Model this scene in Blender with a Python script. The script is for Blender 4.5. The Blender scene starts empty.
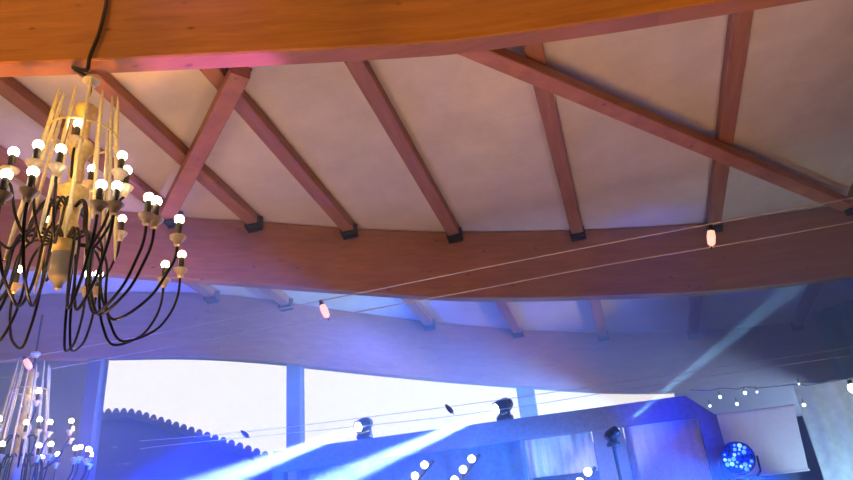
import bpy, math, random
from mathutils import Vector, Matrix
random.seed(7)
SC = bpy.context.scene
COL = SC.collection

# ------------------------------------------------------------------ camera
F, CX, CY, CAMZ = 640.0, 426.5, 240.0, 1.6
def camvec(px, py): return Vector((px - CX, -(py - CY), -F))
UP = camvec(290, -1130).normalized()
_r = camvec(664, 596).normalized()
SL = _r.dot(UP)
YA = (_r - SL * UP).normalized()
XA = YA.cross(UP)
RM = Matrix((XA, YA, UP))            # camera axes -> world axes
EYE = Vector((0, 0, CAMZ))
TAN = SL / math.sqrt(1 - SL * SL)    # roof falls away from the camera
Z0 = 6.0
def roof_z(y): return Z0 + TAN * y
def ray(px, py): return (RM @ camvec(px, py)).normalized()
def at_y(px, py, y):
    d = ray(px, py); return EYE + d * (y / d.y)
def at_z(px, py, z):
    d = ray(px, py); return EYE + d * ((z - CAMZ) / d.z)
cd = bpy.data.cameras.new('camera')
cam = bpy.data.objects.new('camera', cd); COL.objects.link(cam)
cd.sensor_width = 36; cd.lens = F / 853 * 36; cd.clip_end = 300
cam.matrix_world = Matrix.Translation(EYE) @ RM.to_4x4()
SC.camera = cam

# ------------------------------------------------------------------ materials
def newmat(name):
    m = bpy.data.materials.new(name); m.use_nodes = True
    nt = m.node_tree
    return m, nt, nt.nodes['Principled BSDF']
def node(nt, t, **kw):
    n = nt.nodes.new(t)
    for k, v in kw.items():
        if k in n.inputs: n.inputs[k].default_value = v
        else: setattr(n, k, v)
    return n
def plain(name, col, rough=0.5, metal=0.0, spread=0.12, scale=14, bump=0.05):
    m, nt, b = newmat(name)
    tc = node(nt, 'ShaderNodeTexCoord')
    nz = node(nt, 'ShaderNodeTexNoise', Scale=scale, Detail=4.0)
    nt.links.new(tc.outputs['Object'], nz.inputs['Vector'])
    cr = node(nt, 'ShaderNodeValToRGB')
    cr.color_ramp.elements[0].position = .3; cr.color_ramp.elements[1].position = .7
    cr.color_ramp.elements[0].color = [c * (1 - spread) for c in col] + [1]
    cr.color_ramp.elements[1].color = [min(1, c * (1 + spread)) for c in col] + [1]
    nt.links.new(nz.outputs['Fac'], cr.inputs['Fac'])
    nt.links.new(cr.outputs['Color'], b.inputs['Base Color'])
    b.inputs['Roughness'].default_value = rough; b.inputs['Metallic'].default_value = metal
    if bump:
        bp = node(nt, 'ShaderNodeBump', Strength=bump, Distance=.01)
        nt.links.new(nz.outputs['Fac'], bp.inputs['Height']); nt.links.new(bp.outputs['Normal'], b.inputs['Normal'])
    return m
def wood(name, stretch, c1, c2, rough=0.45, lam=None):
    m, nt, b = newmat(name)
    tc = node(nt, 'ShaderNodeTexCoord')
    mp = node(nt, 'ShaderNodeMapping'); mp.inputs['Scale'].default_value = stretch
    nt.links.new(tc.outputs['Object'], mp.inputs['Vector'])
    nz = node(nt, 'ShaderNodeTexNoise', Scale=1.0, Detail=6.0, Roughness=.6, Distortion=.6)
    nt.links.new(mp.outputs['Vector'], nz.inputs['Vector'])
    cr = node(nt, 'ShaderNodeValToRGB')
    cr.color_ramp.elements[0].position = .3; cr.color_ramp.elements[0].color = (*c1, 1)
    cr.color_ramp.elements[1].position = .72; cr.color_ramp.elements[1].color = (*c2, 1)
    nt.links.new(nz.outputs['Fac'], cr.inputs['Fac'])
    # knots
    mk = node(nt, 'ShaderNodeMapping'); mk.inputs['Scale'].default_value = [min(6.0, 3.0 + .5 * s) if s < 5 else 6.5 for s in stretch]
    nt.links.new(tc.outputs['Object'], mk.inputs['Vector'])
    vo = node(nt, 'ShaderNodeTexVoronoi', Scale=1.0)
    nt.links.new(mk.outputs['Vector'], vo.inputs['Vector'])
    kr = node(nt, 'ShaderNodeValToRGB')
    kr.color_ramp.elements[0].position = .05; kr.color_ramp.elements[0].color = (.35, .3, .3, 1)
    kr.color_ramp.elements[1].position = .14; kr.color_ramp.elements[1].color = (1, 1, 1, 1)
    nt.links.new(vo.outputs['Distance'], kr.inputs['Fac'])
    mx = node(nt, 'ShaderNodeMix', data_type='RGBA', blend_type='MULTIPLY'); mx.inputs[0].default_value = .8
    nt.links.new(cr.outputs['Color'], mx.inputs[6]); nt.links.new(kr.outputs['Color'], mx.inputs[7])
    out = mx.outputs[2]
    if lam:                                       # glued laminations
        sx = node(nt, 'ShaderNodeSeparateXYZ'); nt.links.new(tc.outputs['Object'], sx.inputs[0])
        mu = node(nt, 'ShaderNodeMath', operation='MULTIPLY'); mu.inputs[1].default_value = 1 / lam
        nt.links.new(sx.outputs['Z'], mu.inputs[0])
        fr = node(nt, 'ShaderNodeMath', operation='FRACT'); nt.links.new(mu.outputs[0], fr.inputs[0])
        lr = node(nt, 'ShaderNodeValToRGB')
        lr.color_ramp.elements[0].position = 0; lr.color_ramp.elements[0].color = (.72, .72, .72, 1)
        lr.color_ramp.elements[1].position = .06; lr.color_ramp.elements[1].color = (1, 1, 1, 1)
        nt.links.new(fr.outputs[0], lr.inputs['Fac'])
        m2 = node(nt, 'ShaderNodeMix', data_type='RGBA', blend_type='MULTIPLY'); m2.inputs[0].default_value = .6
        nt.links.new(out, m2.inputs[6]); nt.links.new(lr.outputs['Color'], m2.inputs[7]); out = m2.outputs[2]
    nt.links.new(out, b.inputs['Base Color'])
    b.inputs['Roughness'].default_value = rough
    bp = node(nt, 'ShaderNodeBump', Strength=.12, Distance=.01)
    nt.links.new(nz.outputs['Fac'], bp.inputs['Height']); nt.links.new(bp.outputs['Normal'], b.inputs['Normal'])
    return m
def glow(name, col, strength):
    m, nt, b = newmat(name)
    b.inputs['Base Color'].default_value = (.8, .8, .8, 1)
    b.inputs['Emission Color'].default_value = (*col, 1); b.inputs['Emission Strength'].default_value = strength
    nz = node(nt, 'ShaderNodeTexNoise', Scale=30.0)
    mr = node(nt, 'ShaderNodeMapRange'); mr.inputs[3].default_value = .25; mr.inputs[4].default_value = .4
    nt.links.new(nz.outputs['Fac'], mr.inputs[0]); nt.links.new(mr.outputs[0], b.inputs['Roughness'])
    return m
def ceiling_mat():
    m, nt, b = newmat('painted ceiling boards')
    tc = node(nt, 'ShaderNodeTexCoord')
    sx = node(nt, 'ShaderNodeSeparateXYZ'); nt.links.new(tc.outputs['Object'], sx.inputs[0])
    mu = node(nt, 'ShaderNodeMath', operation='MULTIPLY'); mu.inputs[1].default_value = 1 / .62
    nt.links.new(sx.outputs['Y'], mu.inputs[0])
    nz0 = node(nt, 'ShaderNodeTexNoise', Scale=.9, Detail=3.0); nt.links.new(tc.outputs['Object'], nz0.inputs['Vector'])
    fr = node(nt, 'ShaderNodeMath', operation='FRACT'); nt.links.new(mu.outputs[0], fr.inputs[0])
    lr = node(nt, 'ShaderNodeValToRGB')
    lr.color_ramp.elements[0].position = 0; lr.color_ramp.elements[0].color = (.86, .85, .84, 1)
    lr.color_ramp.elements[1].position = .02; lr.color_ramp.elements[1].color = (1, 1, 1, 1)
    nt.links.new(fr.outputs[0], lr.inputs['Fac'])
    nz = node(nt, 'ShaderNodeTexNoise', Scale=2.4, Detail=7.0, Roughness=.65); nt.links.new(tc.outputs['Object'], nz.inputs['Vector'])
    cr = node(nt, 'ShaderNodeValToRGB')
    cr.color_ramp.elements[0].position = .3; cr.color_ramp.elements[0].color = (.60, .51, .41, 1)
    cr.color_ramp.elements[1].position = .75; cr.color_ramp.elements[1].color = (.72, .63, .52, 1)
    nt.links.new(nz.outputs['Fac'], cr.inputs['Fac'])
    mx = node(nt, 'ShaderNodeMix', data_type='RGBA', blend_type='MULTIPLY'); mx.inputs[0].default_value = .7
    nt.links.new(cr.outputs['Color'], mx.inputs[6]); nt.links.new(lr.outputs['Color'], mx.inputs[7])
    nt.links.new(mx.outputs[2], b.inputs['Base Color'])
    b.inputs['Roughness'].default_value = .75
    return m
def glass_mat():
    m, nt, b = newmat('window glass')
    out = nt.nodes['Material Output']
    tr = node(nt, 'ShaderNodeBsdfTransparent'); tr.inputs[0].default_value = (.96, .97, .97, 1)
    gl = node(nt, 'ShaderNodeBsdfGlossy', Roughness=.02)
    fz = node(nt, 'ShaderNodeFresnel', IOR=1.08)
    mx = node(nt, 'ShaderNodeMixShader')
    nt.links.new(fz.outputs[0], mx.inputs[0]); nt.links.new(tr.outputs[0], mx.inputs[1]); nt.links.new(gl.outputs[0], mx.inputs[2])
    nt.links.new(mx.outputs[0], out.inputs['Surface'])
    return m
def haze_mat(dens, col, g):
    m = bpy.data.materials.new('stage haze'); m.use_nodes = True
    nt = m.node_tree; nt.nodes.clear()
    o = node(nt, 'ShaderNodeOutputMaterial')
    v = node(nt, 'ShaderNodeVolumeScatter', Density=dens, Anisotropy=g); v.inputs['Color'].default_value = (*col, 1)
    nt.links.new(v.outputs[0], o.inputs['Volume'])
    return m

WC1, WC2 = (.27, .105, .05), (.41, .175, .095)
M = dict(
    beam=wood('glulam timber', (.7, 5, 16), WC1, WC2, .4, lam=.11),
    rafter=wood('rafter timber', (14, .8, 14), WC1, WC2, .5),
    brace=wood('brace timber', (4, 4, 14), (.33, .12, .065), (.5, .21, .12), .5),
    ceil=ceiling_mat(),
    steel=plain('dark hanger steel', (.03, .03, .035), .45, .6),
    black=plain('black painted metal', (.025, .022, .022), .35, .5),
    gold=plain('gilded column', (.95, .66, .28), .35, .3, .2, 30),
    rod=plain('cream glass rod', (.95, .80, .52), .3, 0, .12, 40),
    cup=plain('pale drip cup', (.78, .62, .45), .3, .3, .15, 40),
    hub=plain('grey hub metal', (.5, .45, .42), .4, .3),
    socket=plain('dark brown socket', (.06, .045, .03), .5),
    ceramic=plain('pale ceramic', (.75, .72, .68), .4),
    bulb=glow('warm bulb glass', (1, .80, .50), 26),
    coolbulb=glow('white bulb glass', (1, .93, .85), 14),
    wire=plain('steel cable', (.62, .56, .56), .35, .5),
    lampred=glow('pink lamp glass', (1, .25, .2), 2.2),
    fairy=glow('fairy light', (.9, .95, 1), 3.5),
    floor=plain('dark floor', (.10, .09, .085), .6, 0, .2, 3),
    wall=plain('painted wall', (.33, .31, .31), .8, 0, .08, 3),
    darkwall=plain('dark timber wall', (.12, .085, .085), .7, 0, .15, 3),
    teal=plain('dark teal drape', (.035, .055, .075), .9, 0, .2, 5),
    frame=plain('window post paint', (.12, .12, .15), .6, 0, .1, 8),
    cloth=plain('dark stage cloth', (.13, .14, .17), .9, 0, .2, 20),
    curtain=plain('pale grey curtain', (.66, .65, .66), .85, 0, .08, 25),
    blind=plain('pale fabric blind', (.72, .70, .68), .85, 0, .05, 25),
    sheer=plain('silver grey drape', (.45, .50, .53), .8, 0, .12, 12),
    glass=glass_mat(),
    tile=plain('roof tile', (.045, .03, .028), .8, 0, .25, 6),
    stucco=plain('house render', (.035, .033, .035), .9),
    ground=plain('outside paving', (.12, .12, .11), .9, 0, .2, 1),
    lens=glow('white lamp lens', (.9, .95, 1), 25),
    led=glow('blue led', (.03, .2, 1), 1.6),
    ledpale=glow('pale blue led', (.3, .7, 1), 1.2),
    haze=haze_mat(.12, (.42, .64, 1.0), .1),
)

# ------------------------------------------------------------------ mesh helpers
class MB:
    def __init__(s): s.v = []; s.f = []
    def add(s, vs, fs):
        b = len(s.v); s.v += [tuple(v) for v in vs]; s.f += [tuple(b + i for i in f) for f in fs]; return s
    def hexa(s, p):      # 4 bottom (ccw), 4 top
        return s.add(p, [(3, 2, 1, 0), (4, 5, 6, 7), (0, 1, 5, 4), (1, 2, 6, 5), (2, 3, 7, 6), (3, 0, 4, 7)])
    def box(s, a, b):
        (x0, y0, z0), (x1, y1, z1) = a, b
        return s.hexa([(x0, y0, z0), (x1, y0, z0), (x1, y1, z0), (x0, y1, z0), (x0, y0, z1), (x1, y0, z1), (x1, y1, z1), (x0, y1, z1)])
    def bar(s, p, q, w, h, up=(0, 0, 1)):
        p, q = Vector(p), Vector(q); d = (q - p).normalized()
        sd = d.cross(Vector(up)).normalized(); u = sd.cross(d).normalized()
        c = [(-w / 2, -h / 2), (w / 2, -h / 2), (w / 2, h / 2), (-w / 2, h / 2)]
        b = 0.008
        c = [(-w/2+b, -h/2), (w/2-b, -h/2), (w/2, -h/2+b), (w/2, h/2-b), (w/2-b, h/2), (-w/2+b, h/2), (-w/2, h/2-b), (-w/2, -h/2+b)]
        n = len(c)
        vs = [p + sd * a + u * e for a, e in c] + [q + sd * a + u * e for a, e in c]
        return s.add(vs, [tuple(range(n))[::-1], tuple(range(n, 2 * n))] + [(i, (i + 1) % n, n + (i + 1) % n, n + i) for i in range(n)])
    def tube(s, pts, r, n=8, caps=True):
        pts = [Vector(p) for p in pts]
        rr = r if isinstance(r, (list, tuple)) else [r] * len(pts)
        t0 = (pts[1] - pts[0]).normalized()
        a = t0.orthogonal().normalized(); rings = []
        for i, p in enumerate(pts):
            t = (pts[min(i + 1, len(pts) - 1)] - pts[max(i - 1, 0)]).normalized()
            a = (a - t * a.dot(t)).normalized(); b = t.cross(a)
            rings.append([p + (a * math.cos(2 * math.pi * k / n) + b * math.sin(2 * math.pi * k / n)) * rr[i] for k in range(n)])
        vs = [v for rg in rings for v in rg]; fs = []
        for i in range(len(pts) - 1):
            for k in range(n):
                fs.append((i * n + k, i * n + (k + 1) % n, (i + 1) * n + (k + 1) % n, (i + 1) * n + k))
        if caps: fs += [tuple(range(n))[::-1], tuple((len(pts) - 1) * n + k for k in range(n))]
        return s.add(vs, fs)
    def lathe(s, prof, n=16, c=(0, 0, 0), axis=(0, 0, 1)):
        ax = Vector(axis).normalized(); u = ax.orthogonal().normalized(); w = ax.cross(u); c = Vector(c)
        vs = []
        for r, z in prof:
            for k in range(n):
                t = 2 * math.pi * k / n
                vs.append(c + ax * z + (u * math.cos(t) + w * math.sin(t)) * max(r, 1e-4))
        fs = []
        for i in range(len(prof) - 1):
            for k in range(n):
                fs.append((i * n + k, i * n + (k + 1) % n, (i + 1) * n + (k + 1) % n, (i + 1) * n + k))
        fs += [tuple(range(n))[::-1], tuple((len(prof) - 1) * n + k for k in range(n))]
        return s.add(vs, fs)
    def ball(s, c, r, n=14, m=8, sq=1.0):
        return s.lathe([(r * math.sin(math.pi * i / m), -r * sq * math.cos(math.pi * i / m)) for i in range(m + 1)], n, c)
    def obj(s, name, mat, parent=None, smooth=False, origin=(0, 0, 0)):
        o = Vector(origin)
        me = bpy.data.meshes.new(name)
        me.from_pydata([tuple(Vector(v) - o) for v in s.v], [], s.f); me.update()
        import bmesh
        bm = bmesh.new(); bm.from_mesh(me); bmesh.ops.recalc_face_normals(bm, faces=bm.faces); bm.to_mesh(me); bm.free()
        if smooth:
            for p in me.polygons: p.use_smooth = True
            try: me.set_sharp_from_angle(angle=math.radians(40))
            except Exception: pass
        me.materials.append(M[mat] if isinstance(mat, str) else mat)
        ob = bpy.data.objects.new(name, me); COL.objects.link(ob); ob.location = o
        if parent: ob.parent = parent
        return ob
def tag(o, label=None, cat=None, group=None, kind=None):
    if label: o['label'] = label
    if cat: o['category'] = cat
    if group: o['group'] = group
    if kind: o['kind'] = kind
    return o
def thing(name, label, cat, loc=(0, 0, 0), group=None):
    o = bpy.data.objects.new(name, None); COL.objects.link(o); o.location = loc; o.empty_display_size = .1
    return tag(o, label, cat, group)
def dup(o, parent=None):
    c = o.copy(); COL.objects.link(c)
    if parent: c.parent = parent
    for ch in list(o.children): dup(ch, c)
    return c
def struct(mb, name, mat, smooth=False): return tag(mb.obj(name, mat, smooth=smooth), kind='structure')
def spline(P, n=10):
    out = []
    for i in range(len(P) - 1):
        p0 = P[max(i - 1, 0)]; p1 = P[i]; p2 = P[i + 1]; p3 = P[min(i + 2, len(P) - 1)]
        for k in range(n):
            t = k / n
            out.append(tuple(.5 * (2 * b + (c - a) * t + (2 * a - 5 * b + 4 * c - d) * t * t + (3 * b - a - 3 * c + d) * t ** 3) for a, b, c, d in zip(p0, p1, p2, p3)))
    out.append(tuple(P[-1])); return out
def interp(curve, x, k=1):
    for a, b in zip(curve, curve[1:]):
        if a[0] <= x <= b[0]:
            t = (x - a[0]) / (b[0] - a[0]); return a[k] + (b[k] - a[k]) * t
    return curve[0][k] if x < curve[0][0] else curve[-1][k]

# ------------------------------------------------------------------ roof: (x, y of the face, depth)
C1 = spline([(-9.0, .55, .9), (-6.6, 1.62, .9), (-5.0, 2.22, .9), (-3.75, 2.65, .9), (-3.15, 2.85, .9), (-2.06, 3.2, .9), (-1.02, 3.52, .9), (-.53, 3.65, .9), (.39, 3.83, .9), (1.01, 3.93, .9), (1.74, 4.04, .9), (3.2, 4.24, .9), (6.95, 4.5, .9)])
C2 = spline([(-11, 1.2, .82), (-8.5, 2.95, .82), (-6.6, 4.45, .82), (-4.77, 5.78, .82), (-3.96, 6.25, .85), (-2.95, 6.88, .88), (-1.6, 7.58, .95), (0, 8.22, .98), (1.65, 8.73, 1.0), (3.3, 8.97, 1.0), (5, 9.05, 1.0), (6.95, 9.0, 1.0)])
C3 = spline([(-12.42, 5.2, .95), (-9.5, 6.2, .95), (-8, 6.72, .97), (-6.86, 7.15, 1.0), (-5.77, 7.68, 1.0), (-4.9, 8.35, 1.0), (-4.2, 9.08, 1.0), (-2.9, 10.3, 1.02), (-1.5, 11.4, 1.06), (0, 12.3, 1.14), (1.5, 12.98, 1.15), (3.4, 13.42, 1.13), (5.5, 13.6, 1.12), (6.95, 13.6, 1.12)])

def curved_beam(name, C, thick, label):
    """thick > 0 grows away from the camera, thick < 0 towards it"""
    mb = MB(); vs = []; n = len(C)
    for i, (x, y, h) in enumerate(C):
        a = C[max(i - 1, 0)]; b = C[min(i + 1, n - 1)]
        t = Vector((b[0] - a[0], b[1] - a[1], 0)).normalized(); nr = Vector((-t.y, t.x, 0))
        x2, y2 = x + nr.x * thick, y + nr.y * thick
        zt = min(roof_z(y), roof_z(y2)) - .004
        zb = roof_z(y) - h
        e = .012 * (1 if thick > 0 else -1)
        ex, ey = nr.x * e, nr.y * e
        vs += [(x, y, zt), (x, y, zb + .012), (x + ex, y + ey, zb), (x2 - ex, y2 - ey, zb), (x2, y2, zb + .012), (x2, y2, zt)]
    k = 6
    fs = [tuple(range(k)), tuple((n - 1) * k + j for j in range(k))[::-1]]
    for i in range(n - 1):
        for j in range(k): fs.append((i * k + j, i * k + (j + 1) % k, (i + 1) * k + (j + 1) % k, (i + 1) * k + j))
    mb.add(vs, fs)
    o = mb.obj(name, 'beam', smooth=True)
    tag(o, label, 'beam', kind='thing'); return o
curved_beam('roof_beam', C1, -.16, 'amber-lit curved timber beam carrying the big chandelier along the top')
curved_beam('roof_beam', C2, .15, 'long curved reddish timber beam behind the pink cable lamps, rafters hung on it')
curved_beam('roof_beam', C3, .16, 'hazy curved timber beam just above the tall windows')

# ceiling
mb = MB(); xs = [-12.5 + i * .25 for i in range(79)]
vs = []
for x in xs:
    for y in (-8.0, 0.0, interp(C2, x), interp(C3, x) + .3):
        vs += [(x, y, roof_z(y)), (x, y, roof_z(y) + .12)]
fs = []
for i in range(len(xs) - 1):
    a, b = i * 8, (i + 1) * 8
    for j in range(3):
        fs.append((a + 2 * j, a + 2 * j + 2, b + 2 * j + 2, b + 2 * j)); fs.append((a + 2 * j + 1, b + 2 * j + 1, b + 2 * j + 3, a + 2 * j + 3))
    fs.append((a, b, b + 1, a + 1)); fs.append((a + 6, a + 7, b + 7, b + 6))
mb.add(vs, fs); struct(mb, 'ceiling', 'ceil')

# rafters
RW, RH = .165, .12
names1 = {-4.67: 'reddish rafter behind the big chandelier, just beyond its crossing brace', -3.86: 'reddish rafter sloping down from beside the chandelier hook, crossed by the short brace',
          -2.86: 'reddish rafter starting behind the top of the short pink-lit brace', -1.64: 'lone reddish rafter between the two diagonal braces, crossed by neither',
          -.1: 'reddish rafter crossed near its top by the long brace', 1.67: 'upright-looking reddish rafter crossed low down by the long brace, nearest the hanging pink lamp',
          -5.55: 'reddish rafter at the edge of the frame behind the chandelier bulbs', 3.43: 'reddish rafter beyond the end of the long brace'}
names2 = {-5.5: 'hazy short rafter under the curved beam, above the white window corner', -4.65: 'hazy short rafter above the gap between first and second window panes',
          -2.87: 'hazy short rafter above the middle window, just past the leaning pinkish cable lamp', -1.53: 'hazy short rafter above the post between second and third panes',
          -.08: 'hazy short rafter above the narrow white end of the last window', 1.56: 'hazy short rafter next to the pale rising light beam',
          3.45: 'brown short rafter at the edge of the dark teal drape'}
def rafter(x, ya, yb, label, far, group):
    za, zb = roof_z(ya) - .006 - RH / 2, roof_z(yb) - .006 - RH / 2
    t = thing('rafter', label, 'rafter', (x, ya, za), group)
    o = Vector((x, ya, za))
    MB().bar((0, 0, 0), Vector((0, yb - ya, zb - za)), RW, RH).obj('timber', 'rafter', t)
    # joist hanger at the far beam: two cheeks, a stirrup and a back flange
    e = Vector((0, yb - ya, zb - za)); h = MB(); w = RW / 2 + .003
    for sgn in (-1, 1):
        x0, x1 = sorted((sgn * w, sgn * (w + .012)))
        h.hexa([(x0, e.y - .11, e.z - RH / 2 - .02), (x1, e.y - .11, e.z - RH / 2 - .02), (x1, e.y - .002, e.z - RH / 2 - .06), (x0, e.y - .002, e.z - RH / 2 - .06),
                (x0, e.y - .11, e.z + .02), (x1, e.y - .11, e.z + .02), (x1, e.y - .002, e.z + .06), (x0, e.y - .002, e.z + .06)])
    h.box((-w - .012, e.y - .11, e.z - RH / 2 - .022), (w + .012, e.y - .002, e.z - RH / 2 - .008))
    h.box((-w - .016, e.y - .010, e.z - RH / 2 - .07), (w + .016, e.y - .002, e.z - RH / 2 - .008))
    h.obj('joist_hanger', 'steel', t)
    return t
for x, lb in names1.items():
    rafter(x, max(interp(C1, x - .1), interp(C1, x + .1)) + .01, min(interp(C2, x - .1), interp(C2, x + .1)) - .008, lb, 2, 'rafters between the amber beam and the red curved beam')
for x, lb in names2.items():
    rafter(x, max(interp(C2, x - .1), interp(C2, x + .1)) + .2, min(interp(C3, x - .1), interp(C3, x + .1)) - .008, lb, 3, 'rafters between the red curved beam and the window beam')

# diagonal braces under the rafters
def brace(p, q, w, h, lb):
    p, q = Vector(p), Vector(q)
    n = Vector((0, TAN, -1)).normalized()
    up = Vector((0, -TAN, 1))
    t = thing('diagonal_brace', lb, 'brace', p)
    MB().bar((0, 0, 0), q - p, w, h, up).obj('timber', 'brace', t)
    d = (q - p).normalized()
    pl = MB()
    pl.bar(d * .01, d * .2, w + .03, .012, up)
    o = pl.obj('end_plate', 'steel', t); o.location = up * (h / 2 + .008)
    return t
OFF = RH + .02 + .08
def rp(x, y): return (x, y, roof_z(y) - OFF)
brace(rp(-2.55, 3.82), rp(-4.52, 5.44), .17, .13, 'short pink-lit diagonal brace between the amber beam and chandelier side of red beam')
brace(rp(-.75, 4.12), rp(3.22, 8.58), .165, .13, 'long diagonal timber brace crossing under the two end rafters')

# ------------------------------------------------------------------ room shell
struct(MB().box((-12.7, -8.2, -.1), (7.2, 14.2, 0)), 'floor', 'floor')
struct(MB().box((-12.7, -8.2, 0), (7.2, -8.0, 6.75)), 'wall_rear', 'wall')
struct(MB().box((-12.7, -8.0, 0), (-12.5, 10.2, 6.72)), 'wall_left', 'wall')
struct(MB().box((7.0, -8.0, 0), (7.2, 14.0, 6.72)), 'wall_right', 'wall')
struct(MB().box((-12.5, 10.0, 0), (-9.75, 10.2, 6.2)), 'wall_annex', 'wall')
mb = MB(); mb.hexa([(-9.75, 10.2, 0), (-9.65, 10.0, 0), (-7.02, 7.34, 0), (-7.15, 7.30, 0), (-9.75, 10.2, 6.2), (-9.65, 10.0, 6.2), (-7.02, 7.34, 6.2), (-7.15, 7.30, 6.2)])
struct(mb, 'wall_side', 'wall')
mb = MB(); mb.hexa([(-12.5, 5.6, 6.2), (-8.6, 6.9, 6.2), (-7.0, 7.2, 6.2), (-9.7, 10.2, 6.2), (-12.5, 5.6, 6.3), (-8.6, 6.9, 6.3), (-7.0, 7.2, 6.3), (-9.7, 10.2, 6.3)])
mb = MB().add([(x, y, z) for z in (6.2, 6.3) for x, y in ((-12.7, 5.0), (-6.9, 7.1), (-9.7, 10.2), (-12.7, 10.2))], [(3, 2, 1, 0), (4, 5, 6, 7), (0, 1, 5, 4), (1, 2, 6, 5), (2, 3, 7, 6), (3, 0, 4, 7)])
struct(mb, 'ceiling_annex', 'wall')
def follow(x0, x1, za, zb, off0, off1, n=14):
    """a slab that follows the window beam in plan; za, zb functions of (x, y) or numbers"""
    vs = []
    for i in range(n + 1):
        x = x0 + (x1 - x0) * i / n; y = interp(C3, x)
        A = za(x, y) if callable(za) else za; B = zb(x, y) if callable(zb) else zb
        vs += [(x, y + off0, A), (x, y + off1, A), (x, y + off1, B), (x, y + off0, B)]
    fs = [(0, 1, 2, 3), (4 * n + 3, 4 * n + 2, 4 * n + 1, 4 * n)]
    for i in range(n):
        for j in range(4): fs.append((4 * i + j, 4 * i + (j + 1) % 4, 4 * i + 4 + (j + 1) % 4, 4 * i + 4 + j))
    return MB().add(vs, fs)
def under(x, y): return roof_z(y) - interp(C3, x, 2) - .010
SILL = 1.5
struct(follow(-7.0, 6.98, 0, SILL, .02, .14, 40), 'wall_front', 'wall')
struct(follow(.95, 6.98, SILL, under, .02, .14, 20), 'wall_end', 'darkwall')
xL, xa0, xa1, xb0, xb1, xR = -6.85, -4.70, -4.56, -1.71, -1.44, .93
for i, (a, b) in enumerate(((xL, xa0), (xa1, xb0), (xb1, xR))):
    w = struct(follow(a, b, SILL, under, .07, .08), 'window_%d' % (i + 1), 'glass')
    fr = follow(a, b, SILL, SILL + .07, .04, .11).obj('bottom_rail', 'frame', w)
for i, (a, b) in enumerate(((-7.0, xL), (xa0, xa1), (xb0, xb1))):
    struct(follow(a, b, SILL, under, 0.0, .15, 3), 'trim_%d' % (i + 1), 'frame')
# dark teal drape partition closing the last bay
mb = MB(); vs = []; n = 40
A, B = Vector((3.72, 13.1, 0)), Vector((6.6, 10.9, 0)); d = (B - A).normalized(); nr = Vector((-d.y, d.x, 0))
for i in range(n + 1):
    p = A.lerp(B, i / n); o = .035 * math.sin(i * 1.9)
    for s in (-.012, .012):
        q = p + nr * (o + s); vs += [(q.x, q.y, 2.2), (q.x, q.y, roof_z(q.y) - .02)]
fs = [(0, 1, 3, 2), (4 * n, 4 * n + 2, 4 * n + 3, 4 * n + 1)]
for i in range(n):
    a = 4 * i; b = a + 4
    fs += [(a, b, b + 1, a + 1), (a + 2, a + 3, b + 3, b + 2), (a, a + 2, b + 2, b), (a + 1, b + 1, b + 3, a + 3)]
tag(mb.add(vs, fs).obj('drape', 'teal', smooth=True), 'dark teal drape closing the bay beyond the brown end rafter', 'drape')

# ------------------------------------------------------------------ outside: neighbour house with a tiled roof, ground
tag(MB().box((-60, 7.0, -.25), (30, 60, -.15)).obj('ground_outside', 'ground'), kind='structure')
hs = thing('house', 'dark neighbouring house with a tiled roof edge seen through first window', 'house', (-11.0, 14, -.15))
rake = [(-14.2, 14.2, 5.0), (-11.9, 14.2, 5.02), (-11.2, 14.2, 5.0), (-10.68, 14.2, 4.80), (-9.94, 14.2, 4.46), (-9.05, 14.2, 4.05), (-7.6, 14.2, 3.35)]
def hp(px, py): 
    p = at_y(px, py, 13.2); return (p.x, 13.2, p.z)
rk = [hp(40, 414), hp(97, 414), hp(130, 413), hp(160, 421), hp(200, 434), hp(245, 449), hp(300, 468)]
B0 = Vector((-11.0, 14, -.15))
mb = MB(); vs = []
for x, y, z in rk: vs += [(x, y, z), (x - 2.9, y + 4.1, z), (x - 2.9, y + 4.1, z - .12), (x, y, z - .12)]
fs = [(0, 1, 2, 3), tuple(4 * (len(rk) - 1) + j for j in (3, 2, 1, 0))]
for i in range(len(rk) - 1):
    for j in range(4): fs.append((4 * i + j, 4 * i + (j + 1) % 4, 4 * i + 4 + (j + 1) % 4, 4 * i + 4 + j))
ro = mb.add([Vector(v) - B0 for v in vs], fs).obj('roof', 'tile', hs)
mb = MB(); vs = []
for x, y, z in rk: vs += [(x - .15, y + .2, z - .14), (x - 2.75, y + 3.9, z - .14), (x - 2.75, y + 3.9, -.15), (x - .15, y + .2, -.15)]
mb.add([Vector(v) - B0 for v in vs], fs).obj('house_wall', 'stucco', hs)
sp = spline([Vector(p) for p in rk[1:]], 12)
# half-round verge tiles along the roof edge
acc = 0; last = Vector(sp[0]); tl = None; cnt = 0
pts = [Vector(p) for p in sp]
L = [0]
for a, b in zip(pts, pts[1:]): L.append(L[-1] + (b - a).length)
def on(s):
    for i in range(len(pts) - 1):
        if L[i] <= s <= L[i + 1]: return pts[i].lerp(pts[i + 1], (s - L[i]) / (L[i + 1] - L[i]))
    return pts[-1]
s = .15
while s < L[-1] and cnt < 40:
    p = on(s); pv = []
    prof = [(.10 * math.cos(a), .12 * math.sin(a)) for a in [math.pi * k / 7 for k in range(8)]]
    vsn = [(u, 0, v) for u, v in prof] + [(u * .85 - 2.0, 2.85, v * .85) for u, v in prof]
    m8 = len(prof)
    fsn = [tuple(range(m8)), tuple(range(m8, 2 * m8))[::-1]] + [(i, (i + 1) % m8, m8 + (i + 1) % m8, m8 + i) for i in range(m8)]
    if tl is None: tl = MB().add(vsn, fsn).obj('roof_tile', 'tile', hs, True); o = tl
    else: o = tl.copy(); COL.objects.link(o)
    o.location = p - B0 + Vector((0, -.06, -.01)); s += .235; cnt += 1

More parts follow.
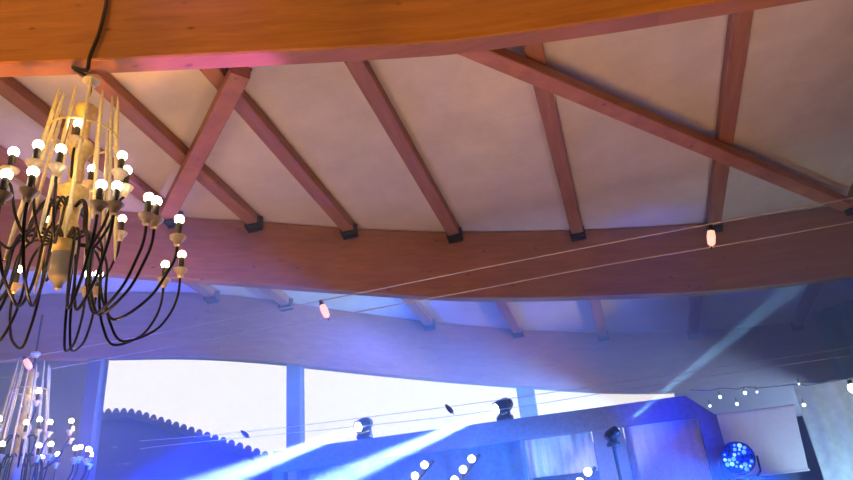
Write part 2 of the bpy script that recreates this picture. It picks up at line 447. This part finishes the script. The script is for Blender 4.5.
# ------------------------------------------------------------------ chandelier
Z1 = 4.80
P0 = at_z(92, 78, Z1)
K = .955
def make_chandelier():
    t = thing('chandelier', 'large chandelier of tall cream rods and black looping arms hung from the amber beam', 'chandelier', P0)
    # hook rose and link
    MB().lathe([(.0, .0), (.05, -.005), (.06, -.03), (.035, -.06), (.03, -.075), (0, -.08)], 16).obj('ceiling_rose', 'ceramic', t, True)
    MB().tube([(0, 0, -.07), (.006, 0, -.12), (-.004, 0, -.17), (0, 0, -.24)], .009, 6).obj('hanging_link', 'black', t)
    # turned central column
    MB().lathe([(r_ * .74, z_) for r_, z_ in [(.0, -.22), (.02, -.22), (.03, -.25), (.10, -.27), (.105, -.31), (.07, -.36), (.05, -.42), (.06, -.47), (.045, -.53), (.10, -.56), (.115, -.61), (.075, -.67), (.055, -.74),
                (.07, -.80), (.055, -.88), (.12, -.92), (.13, -.97), (.08, -1.05), (.07, -1.15), (.10, -1.22), (.10, -1.36), (.06, -1.42), (0, -1.43)]], 20).obj('column', 'gold', t, True)
    # lower hub drum
    MB().lathe([(0, -1.36), (.05, -1.36), (.062, -1.38), (.062, -1.54), (.05, -1.56), (.03, -1.58), (.02, -1.62), (0, -1.63)], 20).obj('hub', 'hub', t, True)
    # tall rods
    for k in range(14):
        a = 2 * math.pi * (k + .3) / 14
        ln = 1.18 + .14 * math.sin(k * 2.3)
        z = -.20 + .06 * math.sin(k * 1.7)
        p = Vector((.185 * math.cos(a), .185 * math.sin(a), z)); q = Vector((.30 * math.cos(a), .30 * math.sin(a), z - ln))
        pts = [p.lerp(q, i / 12) for i in range(13)]
        MB().tube(pts, [.005, .010, .0125, .010, .0125, .010, .0125, .010, .0125, .010, .0125, .010, .005], 8).obj('rod', 'rod', t, True)
    # ring that carries the rods
    rg = [(.215 * math.cos(2 * math.pi * i / 28), .215 * math.sin(2 * math.pi * i / 28), -.50) for i in range(29)]
    MB().tube(rg, .008, 6).obj('rod_ring', 'gold', t, True)
    def arm(th, r, z, drop, zhub, bx=.45):
        th = math.radians(th); c, s = math.cos(th), math.sin(th)
        ri = .27 if r > .7 else (.2 if r > .4 else .12)
        prof = [(.06, zhub), (ri * .72, zhub + .015), (ri, zhub - .09), (ri + .02, zhub * .45 + drop * .55), (ri + .07, drop + .10), (r * .36 + ri * .55, drop), (r * .80, drop + .10), (r * .93, drop + .24), (r * .99, (drop + z) / 2 + .05), (r, z - .14)]
        if r < .4: prof = [(.06, zhub), (.10, zhub - .08), (.15, zhub - .10), (r * .97, zhub), (r, z - .14)]
        pts = [(u * c, u * s, v) for u, v in spline(prof, 6)]
        a = MB().tube(pts, .0085, 8).obj('arm', 'black', t, True)
        X = Vector((r * c, r * s, z))
        MB().lathe([(.01, -.15), (.022, -.14), (.026, -.115), (.045, -.095), (.05, -.08), (.028, -.082), (.018, -.07), (.0, -.07)], 14, X).obj('drip_cup', 'cup', a, True)
        MB().lathe([(0, -.085), (.017, -.085), (.019, -.01), (.017, .012), (0, .012)], 12, X).obj('socket', 'socket', a, True)
        MB().ball(X + Vector((0, 0, .036)), .029, 14, 8, 1.05).obj('bulb', 'bulb', a, True)
    outer = [(-57, -1.36), (-66, -1.38), (-33, -1.38), (-27, -1.36), (-13, -1.36), (-9, -1.36), (6, -1.39), (66, -1.27), (80, -1.29), (124, -1.29), (119, -1.29), (157, -1.32), (-92, -1.36), (-112, -1.36), (-135, -1.34), (-160, -1.33), (178, -1.33)]
    for th, z in outer: arm(th, .8 * K + .02, z * K, -1.97 * K, -1.36 * K)
    inner = [(-77, -1.08), (-64, -1.04), (-52, -1.06), (-19, -1.0), (-15, -1.09), (101, -.93), (150, -.98), (-105, -1.03), (-140, -1.03)]
    for th, z in inner: arm(th, .6 * K, z * K, -1.52 * K, -1.12 * K, .5)
    for th, z in ((-52, -.61), (112, -.70)): arm(th, .21, z * K, -.95, -.80, .75)
    return t
ch = make_chandelier()
# supply cord of the big chandelier runs up the beam face
def on_face(px, py):
    d = ray(px, py); k = 1.0
    while k < 9 and (EYE + d * k).y < interp(C1, (EYE + d * k).x) - .205: k += .01
    return EYE + d * k
pts = spline([P0 + Vector((0, -.02, -.02)), P0 + Vector((-.02, -.15, -.015)), on_face(86.5, 70), on_face(90, 56), on_face(98, 36), on_face(104, 14), on_face(107, -3), on_face(109, -20)], 8)
MB().tube([Vector(p) - P0 for p in pts], .014, 8).obj('supply_cord', 'black', ch, True)
# second chandelier, further back
ch2 = dup(ch); ch2['label'] = 'distant chandelier of white globe bulbs in the haze beside first window'
ch2['group'] = ch['group'] = 'chandeliers of rods and globe bulbs'
for c in list(ch2.children):
    if c.name.startswith('supply_cord'): bpy.data.objects.remove(c)
ch2.location = at_y(36, 352, 6.25); ch2.rotation_euler.z = math.radians(38)
top = roof_z(6.25) - ch2.location.z
MB().tube([(0, 0, -.01), (0, 0, .5)], .012, 6).obj('supply_cord', 'black', ch2)

# ------------------------------------------------------------------ tensioned cables with bridging lamps
def cable(pts, lb, r=.007, mat='wire'):
    e = pts[-1] + (pts[-1] - pts[-2]) * ((6.98 - pts[-1].x) / (pts[-1].x - pts[-2].x))   # on to the wall
    P = [Vector(p) for p in spline(pts, 8)] + [e]
    o = P[0].copy()
    return tag(MB().tube(P, r, 6).obj('cable', mat, None, True, o), lb, 'cable')
Y1 = 6.6
u = [at_y(*p, Y1) for p in ((-30, 367), (0, 362), (170, 331), (340, 297), (480, 268.5), (620, 241), (735, 219.5), (853, 198), (905, 188))]
l = [at_y(*p, Y1) for p in ((-30, 383), (0, 378), (170, 347), (325, 318), (475, 290), (600, 266), (735, 243), (853, 222), (905, 212))]
cable(u, 'higher of two bright steel cables strung across the red beam')
cable(l, 'lower of two bright steel cables strung across the red beam')
Y2 = 7.55
u2 = [at_y(*p, Y2) for p in ((140, 441), (245, 432), (400, 413), (520, 397), (690, 371.5), (853, 347), (905, 338))]
l2 = [at_y(*p, Y2) for p in ((140, 449), (180, 444), (400, 422), (517, 407), (690, 379), (853, 355), (905, 347))]
cable(u2, 'higher of two dim steel cables strung in front of the windows', .0035)
cable(l2, 'lower of two dim steel cables strung in front of the windows', .0035)
def cable_lamp(px, py0, py1, Y, lb, lean, s=1.0, lit=True):
    a, b = at_y(px - lean, py0, Y), at_y(px + lean, py1, Y)
    t = thing('cable_lamp', lb, 'lamp', a, 'lamps bridging the cables')
    d = (b - a); n = d.normalized(); L = d.length
    MB().lathe([(0, 0), (.018 * s, 0), (.022 * s, L * .12), (.03 * s, L * .16), (.03 * s, L * .26), (0, L * .26)], 12, (0, -.02, 0), n).obj('lamp_holder', 'steel', t, True)
    MB().lathe([(0, L * .26), (.034 * s, L * .27), (.042 * s, L * .5), (.036 * s, L * .8), (.012 * s, L * .9), (0, L * .9)], 14, (0, -.02, 0), n).obj('lamp_shade', 'lampred' if lit else 'steel', t, True)
    MB().tube([n * (L * .88) + Vector((0, -.02, 0)), n * (L * 1.02)], .006, 6).obj('clip', 'steel', t)
cable_lamp(711, 226, 249, Y1, 'small glowing pink lamp bridging two cables in front of the red beam', .5)
cable_lamp(325, 301, 320, Y1, 'small pinkish lamp leaning on two cables below the middle of red beam', 4)
cable_lamp(29, 357, 371, Y1, 'small red lamp on cables above the distant chandelier', 4)
cable_lamp(246, 431, 438, Y2, 'tiny dark lamp on cables against first window', 4, .7, False)
cable_lamp(450, 405, 414, Y2, 'tiny dark lamp on cables against second window', 4, .7, False)

# ------------------------------------------------------------------ stage frame
YS = 8.2
fr = thing('stage_frame', 'dark cloth-covered stage frame of posts and header across the lower windows', 'stage frame', (-2, YS, 0))
O = Vector((-2, YS, 0))
def fbox(n, a, b, mat='cloth'): return MB().box(Vector(a) - O, Vector(b) - O).obj(n, mat, fr)
ZT = 2.86; ZB = 2.60
mb = MB()
mb.hexa([Vector(v) - O for v in [(-4.72, YS, ZB), (.98, YS, ZB), (.98, YS + .12, ZB), (-4.72, YS + .12, ZB), (-4.72, YS, 2.88), (.72, YS, ZT - .01), (.72, YS + .12, ZT - .01), (-4.72, YS + .12, 2.88)]])
mb.obj('header', 'cloth', fr)
for x0, x1 in ((-4.72, -4.55), (-1.28 - .02, -1.28 + .02), (-.42, -.06), (.80, 1.0)):
    fbox('post', (x0, YS + .002, 0.004), (x1, YS + .118, ZB - .002))
fbox('foot_rail', (-4.54, YS + .02, .02), (-.5, YS + .1, .12))

def pleated(name, x0, x1, y, zb, zt, mat, lb, amp=.03, freq=60, tie=None, cat='curtain', thick=.01):
    n = max(24, int((x1 - x0) * freq)); vs = []; zs = [zb + (zt - zb) * j / 10 for j in range(11)]
    for i in range(n + 1):
        for z in zs:
            x = x0 + (x1 - x0) * i / n
            if tie: x = tie(x, (z - zb) / (zt - zb))
            o = amp * math.sin(i * 1.05) * (1 - .35 * (z - zb) / (zt - zb)) + amp * .3 * math.sin(i * .37)
            vs += [(x, y + o, z), (x, y + o + thick, z)]
    m = len(zs) * 2; fs = []
    for i in range(n):
        for j in range(len(zs) - 1):
            a = i * m + 2 * j; b = a + m
            fs += [(a, b, b + 2, a + 2), (a + 1, a + 3, b + 3, b + 1)]
        a = i * m; b = a + m; fs += [(a, a + 1, b + 1, b)]
        a = i * m + m - 2; b = a + m; fs += [(a, b, b + 1, a + 1)]
    for j in range(len(zs) - 1):
        a = 2 * j; fs.append((a, a + 2, a + 3, a + 1)); a += n * m; fs.append((a, a + 1, a + 3, a + 2))
    return tag(MB().add(vs, fs).obj(name, mat, None, True, (x0, y, zb)), lb, cat)
pleated('backdrop_curtain', -4.52, -1.33, YS + .30, .05, 2.80, 'cloth', 'dark backdrop cloth below the header under the two white light beams', .03, 22)
pleated('backdrop_curtain', -1.29, 2.0, YS + .62, .05, 2.52, 'cloth', 'dark cloth behind the pale curtains and blue disco light', .02, 14)
pleated('curtain', -1.26, -.44, YS + .22, 2.16, ZB + .02, 'curtain', 'pale pleated curtain panel beside the window post with a bulb at its foot', .02, 60)
def tieb(x, f): return x + (max(0, .55 - f)) * .35 * max(0, 1 - (x + .05) / .8)
pleated('curtain', -.05, .80, YS + .22, .9, ZB + .02, 'curtain', 'pale violet-lit curtain drawn aside between the moving head and blue post', .012, 50, tieb)
sc = thing('fabric_blind', 'plain pale grey fabric blind behind the blue disco light', 'blind', (1.4, YS + .3, 2.2))
mb = MB(); mb.hexa([(-.42, 0, -.28), (.42, 0, -.28), (.42, .012, -.28), (-.42, .012, -.28), (-.50, 0, .40), (.48, 0, .40), (.48, .012, .40), (-.50, .012, .40)]); mb.obj('cloth_sheet', 'blind', sc)
MB().tube([(-.5, .02, .41), (.49, .02, .41)], .02, 10).obj('roller', 'curtain', sc, True)
MB().tube([(-.43, .006, -.285), (.43, .006, -.285)], .014, 8).obj('bottom_bar', 'curtain', sc, True)
pleated('curtain', 1.93, 3.6, YS + .25, .6, 2.82, 'sheer', 'silver grey drape with long folds beyond the fabric blind', .03, 26)
# curtain rails that carry the panels
# ------------------------------------------------------------------ moving heads
def moving_head(loc, aim, lb, s=1.0):
    t = thing('moving_head_light', lb, 'stage light', loc, 'moving head stage lights')
    aim = Vector(aim).normalized()
    MB().lathe([(0, 0), (.13 * s, 0), (.14 * s, .02), (.13 * s, .07 * s), (.06 * s, .09 * s), (0, .09 * s)], 20).obj('base', 'black', t, True)
    side = aim.cross(Vector((0, 0, 1))); side.z = 0; side.normalize()
    c = Vector((0, 0, .23 * s))
    y = MB()
    for sg in (-1, 1): y.bar(side * sg * .14 * s + Vector((0, 0, .07 * s)), side * sg * .14 * s + Vector((0, 0, .27 * s)), .05 * s, .03 * s, side)
    y.bar(side * -.15 * s + Vector((0, 0, .085 * s)), side * .15 * s + Vector((0, 0, .085 * s)), .06 * s, .03 * s)
    y.obj('yoke', 'black', t)
    MB().lathe([(0, -.16 * s), (.07 * s, -.15 * s), (.11 * s, -.08 * s), (.115 * s, .06 * s), (.10 * s, .13 * s), (.105 * s, .15 * s), (.09 * s, .155 * s), (.085 * s, .14 * s), (0, .14 * s)], 20, c, aim).obj('head', 'black', t, True)
    MB().lathe([(0, .142 * s), (.07 * s, .143 * s), (.078 * s, .147 * s), (.055 * s, .18 * s), (0, .195 * s)], 20, c, aim).obj('lens', 'lens', t, True)
    return Vector(loc) + c + aim * .215 * s
def spot(name, loc, aim, power, col, angle, blend=.2, radius=.03):
    d = bpy.data.lights.new(name, 'SPOT'); d.energy = power; d.color = col; d.spot_size = math.radians(angle); d.spot_blend = blend; d.shadow_soft_size = radius
    o = bpy.data.objects.new(name, d); COL.objects.link(o); o.location = loc
    o.rotation_euler = Vector(aim).to_track_quat('-Z', 'Y').to_euler(); return o
def point(name, loc, power, col, r=.2):
    d = bpy.data.lights.new(name, 'POINT'); d.energy = power; d.color = col; d.shadow_soft_size = r
    o = bpy.data.objects.new(name, d); COL.objects.link(o); o.location = loc; return o
HA = Vector((-3.37, YS + .06, 2.885)); HB = Vector((-1.45, YS + .06, 2.865))
def towards(p, px, py, y): return (at_y(px, py, y) - Vector(p))
BW = 60000
for p, (px, py, y), lb, w in ((HA, (205, 481, 6.1), 'moving head light on the header firing the white beam nearest first window', BW), (HB, (303, 490, 6.6), 'moving head light on the header beside the window post, firing long white beam', BW)):
    a = towards(p + Vector((0, 0, .23)), px, py, y)
    q = moving_head(p, a, lb, .8)
    spot('moving_head_beam', q, a, w, (.75, .88, 1), 6.5, .35, .04)
YC = 7.6
lensC = at_y(617, 430, YC)
a = at_y(795, 286, 9.25) - lensC
HC = lensC - a.normalized() * .09 - Vector((0, 0, .23 * .55))
q = moving_head(HC, a, 'moving head light on a pole between the pale curtains, firing upward', .55)
hc = [o for o in COL.objects if o.name.startswith('moving_head_light') and o.parent is None][-1]
MB().tube([(0, 0, -HC.z + .02), (0, 0, 0)], .022, 10).obj('stand_pole', 'black', hc)
MB().lathe([(0, -HC.z + .004), (.22, -HC.z + .004), (.22, -HC.z + .02), (.03, -HC.z + .05), (0, -HC.z + .05)], 20).obj('stand_foot', 'black', hc, True)
spot('moving_head_beam', q, a, 9000, (.55, .9, 1), 4.0, .3, .03)

# blue LED disco light
L0 = at_y(738, 458, YS - .25)
t = thing('disco_light', 'round blue disco light with scattered bright spots in front of fabric blind', 'stage light', L0)
ax = (EYE - L0); ax.z = -.6; ax.x += .3; ax.normalize()
MB().lathe([(0, -.16), (.10, -.15), (.16, -.08), (.172, 0), (.165, .01), (.15, .0), (0, .0)], 28, (0, 0, 0), ax).obj('housing', 'black', t, True)
u_ = ax.orthogonal().normalized(); v_ = ax.cross(u_)
k = 0
for rr, nn in ((0, 1), (.045, 6), (.09, 12), (.132, 16)):
    for i in range(nn):
        an = 2 * math.pi * (i + .35 * k) / nn
        p = (u_ * math.cos(an) + v_ * math.sin(an)) * rr
        MB().ball(p + ax * .008, .013 + .005 * ((i * 7 + k * 3) % 3), 8, 6).obj('led_lens', ('black', 'led', 'led', 'black', 'ledpale')[(i * 2 + k) % 5], t, True)
    k += 1
MB().bar((-.19, 0, -.05), (-.19, 0, .05), .03, .02).obj('bracket_lug', 'black', t)
mb = MB(); mb.tube([(-.19, .0, 0), (-.19, .05, -.15), (-.12, .06, -.22), (.12, .06, -.22), (.19, .05, -.15), (.19, 0, 0)], .012, 8); mb.obj('bracket', 'black', t, True)
mb = MB().tube([(0, .06, -.22), (0, .06, -L0.z + .03)], .018, 8); mb.obj('stand_pole', 'black', t, True)
mb = MB().lathe([(0, -L0.z + .004), (.2, -L0.z + .004), (.2, -L0.z + .02), (.03, -L0.z + .04), (0, -L0.z + .04)], 20, (0, .06, 0)); mb.obj('stand_foot', 'black', t, True)

# bars of round bulbs
def bulb_bar(pxs, lb, y):
    P = [at_y(px, py, y) for px, py in pxs]
    d = P[-1] - P[0]
    t = thing('bulb_bar', lb, 'light', P[0], 'bars of white bulbs')
    e = d.normalized() * .12; off = Vector((0, .07, -.03))
    MB().bar(off - e, d + off + e * 8, .05, .04).obj('bar', 'black', t)
    for p in P:
        MB().lathe([(0, 0), (.03, 0), (.03, .04), (0, .04)], 10, p - P[0] + Vector((0, .045, 0)), (0, -1, 0)).obj('bulb_socket', 'socket', t, True)
        MB().ball(p - P[0] + Vector((0, -.02, 0)), .044, 14, 8).obj('bulb', 'coolbulb', t, True)
bulb_bar([(425, 465), (415.5, 476), (406, 487)], 'tilted bar of round white bulbs below the long white light beam', 7.9)
bulb_bar([(472, 459), (463.5, 469.5), (455, 480)], 'tilted bar of round white bulbs ahead of the window post', 7.9)
bulb_bar([(588, 472), (580, 482)], 'tilted bar of round white bulbs at the foot of pleated curtain', 7.9)

# fairy lights under the window beam
FL = [(710, 406), (720, 397), (737, 404), (745, 393), (757, 392), (799, 384), (804, 405)]
YF = 8.05
desc = ['lowest of the tiny lights, right over the blue post', 'tiny white light second along the string from the blue post', 'tiny white light hanging low above the fabric blind corner', 'brightest tiny light of the string above the fabric blind',
        'faint tiny light next to the brightest one of the string', 'lone faint tiny light above the end of fabric blind', 'tiny white light just over the upper corner of fabric blind by the drape']
wp = []
for i, (px, py) in enumerate(FL):
    p = at_y(px, py, YF); wp.append((p, px, py))
hi = [at_y(690, 390, YF)] + [at_y(px + 1, 391 - .05 * (px - 700) - (2 if i % 2 else 0), YF) for i, (px, py) in enumerate(FL)] + [at_y(852, 378, YF)]
hi = [Vector((p.x, p.y, p.z)) for p in sorted(hi, key=lambda p: p.x)]
tag(MB().tube(hi, .004, 5).obj('string_wire', 'black'), 'thin dark wire carrying the tiny white lights over the blind', 'wire')
for i, (p, px, py) in enumerate(wp):
    t = thing('fairy_light', desc[i], 'light', p, 'tiny white lights on the wire')
    r = (.014, .018, .018, .02, .012, .010, .02)[i]
    MB().ball((0, 0, 0), r, 10, 6).obj('bulb', 'fairy', t, True)
    MB().tube([(0, 0, r * .8), (0, 0, r + .05)], .004, 5).obj('stem', 'black', t)
p = at_y(852, 388, YF)
t = thing('string_lamp', 'bright white lamp over the silver drape at the end of the light string', 'lamp', p)
MB().ball((0, 0, 0), .04, 12, 8, 1.3).obj('bulb', 'coolbulb', t, True)
MB().lathe([(0, .04), (.025, .04), (.022, .09), (0, .09)], 10).obj('socket', 'socket', t, True)

# ------------------------------------------------------------------ haze: fills the stage side of the hall up to the windows
poly = [(-12.4, 4.3), (-4.7, 4.3), (-3.0, 5.5), (-1.4, 6.9), (6.9, 7.2), (6.9, 13.4)]
for i in range(60):
    x = 6.85 - (6.85 + 6.88) * i / 59; poly.append((x, interp(C3, x) - .02))
poly += [(-9.75, 9.9), (-12.4, 9.9)]
n = len(poly)
mb = MB().add([(x, y, .02) for x, y in poly] + [(x, y, 5.45) for x, y in poly], [tuple(range(n))[::-1], tuple(range(n, 2 * n))] + [(i, (i + 1) % n, n + (i + 1) % n, n + i) for i in range(n)])
tag(mb.obj('haze', 'haze'), 'bluish stage haze filling the hall in front of the windows', 'haze', kind='stuff')

# ------------------------------------------------------------------ light
W = bpy.data.worlds.new('sky'); SC.world = W; W.use_nodes = True
nt = W.node_tree; bg = nt.nodes['Background']
tc = nt.nodes.new('ShaderNodeTexCoord'); nz = nt.nodes.new('ShaderNodeTexNoise'); nz.inputs['Scale'].default_value = 2.0
cr = nt.nodes.new('ShaderNodeValToRGB')
cr.color_ramp.elements[0].color = (.90, .93, .97, 1); cr.color_ramp.elements[1].color = (1, 1, 1, 1)
nt.links.new(tc.outputs['Generated'], nz.inputs['Vector']); nt.links.new(nz.outputs['Fac'], cr.inputs['Fac']); nt.links.new(cr.outputs['Color'], bg.inputs['Color'])
bg.inputs['Strength'].default_value = 1.2

WARM = (1, .57, .32)
for x, w in ((-6.2, 270), (-3.6, 290), (-.9, 290), (2.4, 225)):
    spot('ceiling_fill', (x, interp(C1, x) - .1, .3), (.0, .22, 1), w, WARM, 80, .45, .3)  # unseen warm fill added to brighten the ceiling from below
point('hall_fill', (-3, -3.5, 3.6), 55, (1, .8, .6), .4)  # added fill behind the camera, general warmth for the room
for x in (-4.6, -3.0, -1.4, .2, 1.8):
    y = interp(C1, x) - 1.5
    spot('amber_beam_light', (x, y, roof_z(y) - 1.15), (0.0, 1.5, .22), 40, (1, .50, 0), 110, .4, .1)
spot('magenta_wash', (-1.7, 4.15, .8), Vector((-2.3, 3.2, 4.75)) - Vector((-1.7, 4.15, .8)), 1500, (.6, .15, 1), 16, .6, .08)
spot('amber_fill', (-4.0, 2.2, .3), Vector((-3.5, 2.62, 4.85)) - Vector((-4.0, 2.2, .3)), 1300, (1, .42, .05), 30, .8, .08)  # added spot standing in for chandelier light on the beam's underside
spot('pink_wash', (.6, 4.2, .8), Vector((.9, 3.9, 4.7)) - Vector((.6, 4.2, .8)), 60, (1, .6, .75), 60, .6, .1)
BLUE = (.0, .03, 1); AZURE = (.04, .2, 1)
def aimed(name, p, q, w, c, ang, bl=.6): return spot(name, p, Vector(q) - Vector(p), w, c, ang, bl, .08)
aimed('blue_wash', (-6.3, 6.2, 2.0), (-4.7, 8.0, 2.35), 7500, BLUE, 66, .6)
aimed('blue_wash', (-4.4, 6.2, .5), (-5.9, 6.7, 2.7), 4200, BLUE, 50)
point('side_fill', (-9.2, 7.4, 2.0), 75, (.85, .74, .75), .3)  # weak extra source, put in to grey the haze around the annex
aimed('azure_wash', (2.0, 7.3, 1.5), (-3.4, 7.7, 2.4), 6000, AZURE, 34)
aimed('blue_wash', (.5, 7.62, 1.8), (.3, 8.2, 2.72), 330, BLUE, 44)
aimed('blue_wash', (.9, 7.75, 1.5), (.86, 8.1, 2.7), 300, BLUE, 30)
for x in (-4.0, -2.6, -1.5): aimed('azure_wash', (x, 7.35, 1.6), (x + .1, 8.2, 2.7), 150, (.06, .28, 1), 80)
aimed('violet_wash', (-.4, 7.35, 1.6), (-.5, 8.2, 2.65), 110, (.3, .4, 1), 80)
aimed('violet_wash', (-1.7, 6.4, 3.2), (-4.9, 5.1, 4.6), 1300, (.40, .3, 1), 40, 1)
aimed('azure_wash', (.2, 10.3, 2.9), (-5.5, 8.0, 3.7), 4000, (.16, .40, 1), 64, 1)
aimed('azure_wash', (3.4, 11.6, 2.9), (-2.5, 10.0, 3.8), 1700, (.6, .62, .8), 56, 1)
aimed('side_fill', (2.3, 7.6, 1.2), (2.3, 8.4, 2.4), 110, (.40, .72, 1), 90)  # added pale fill that lifts the drape and blind, no fixture there
point('disco_glow', L0 + ax * .3, 25, BLUE, .1)

SC.cycles.max_bounces = 8; SC.cycles.volume_bounces = 1; SC.cycles.transparent_max_bounces = 12
SC.cycles.use_denoising = True
SC.cycles.sample_clamp_indirect = 6
vs_ = SC.view_settings
SC.display_settings.display_device = 'sRGB'
vs_.view_transform = 'Standard'; vs_.look = 'None'; vs_.exposure = 0; vs_.gamma = 1; vs_.use_curve_mapping = False
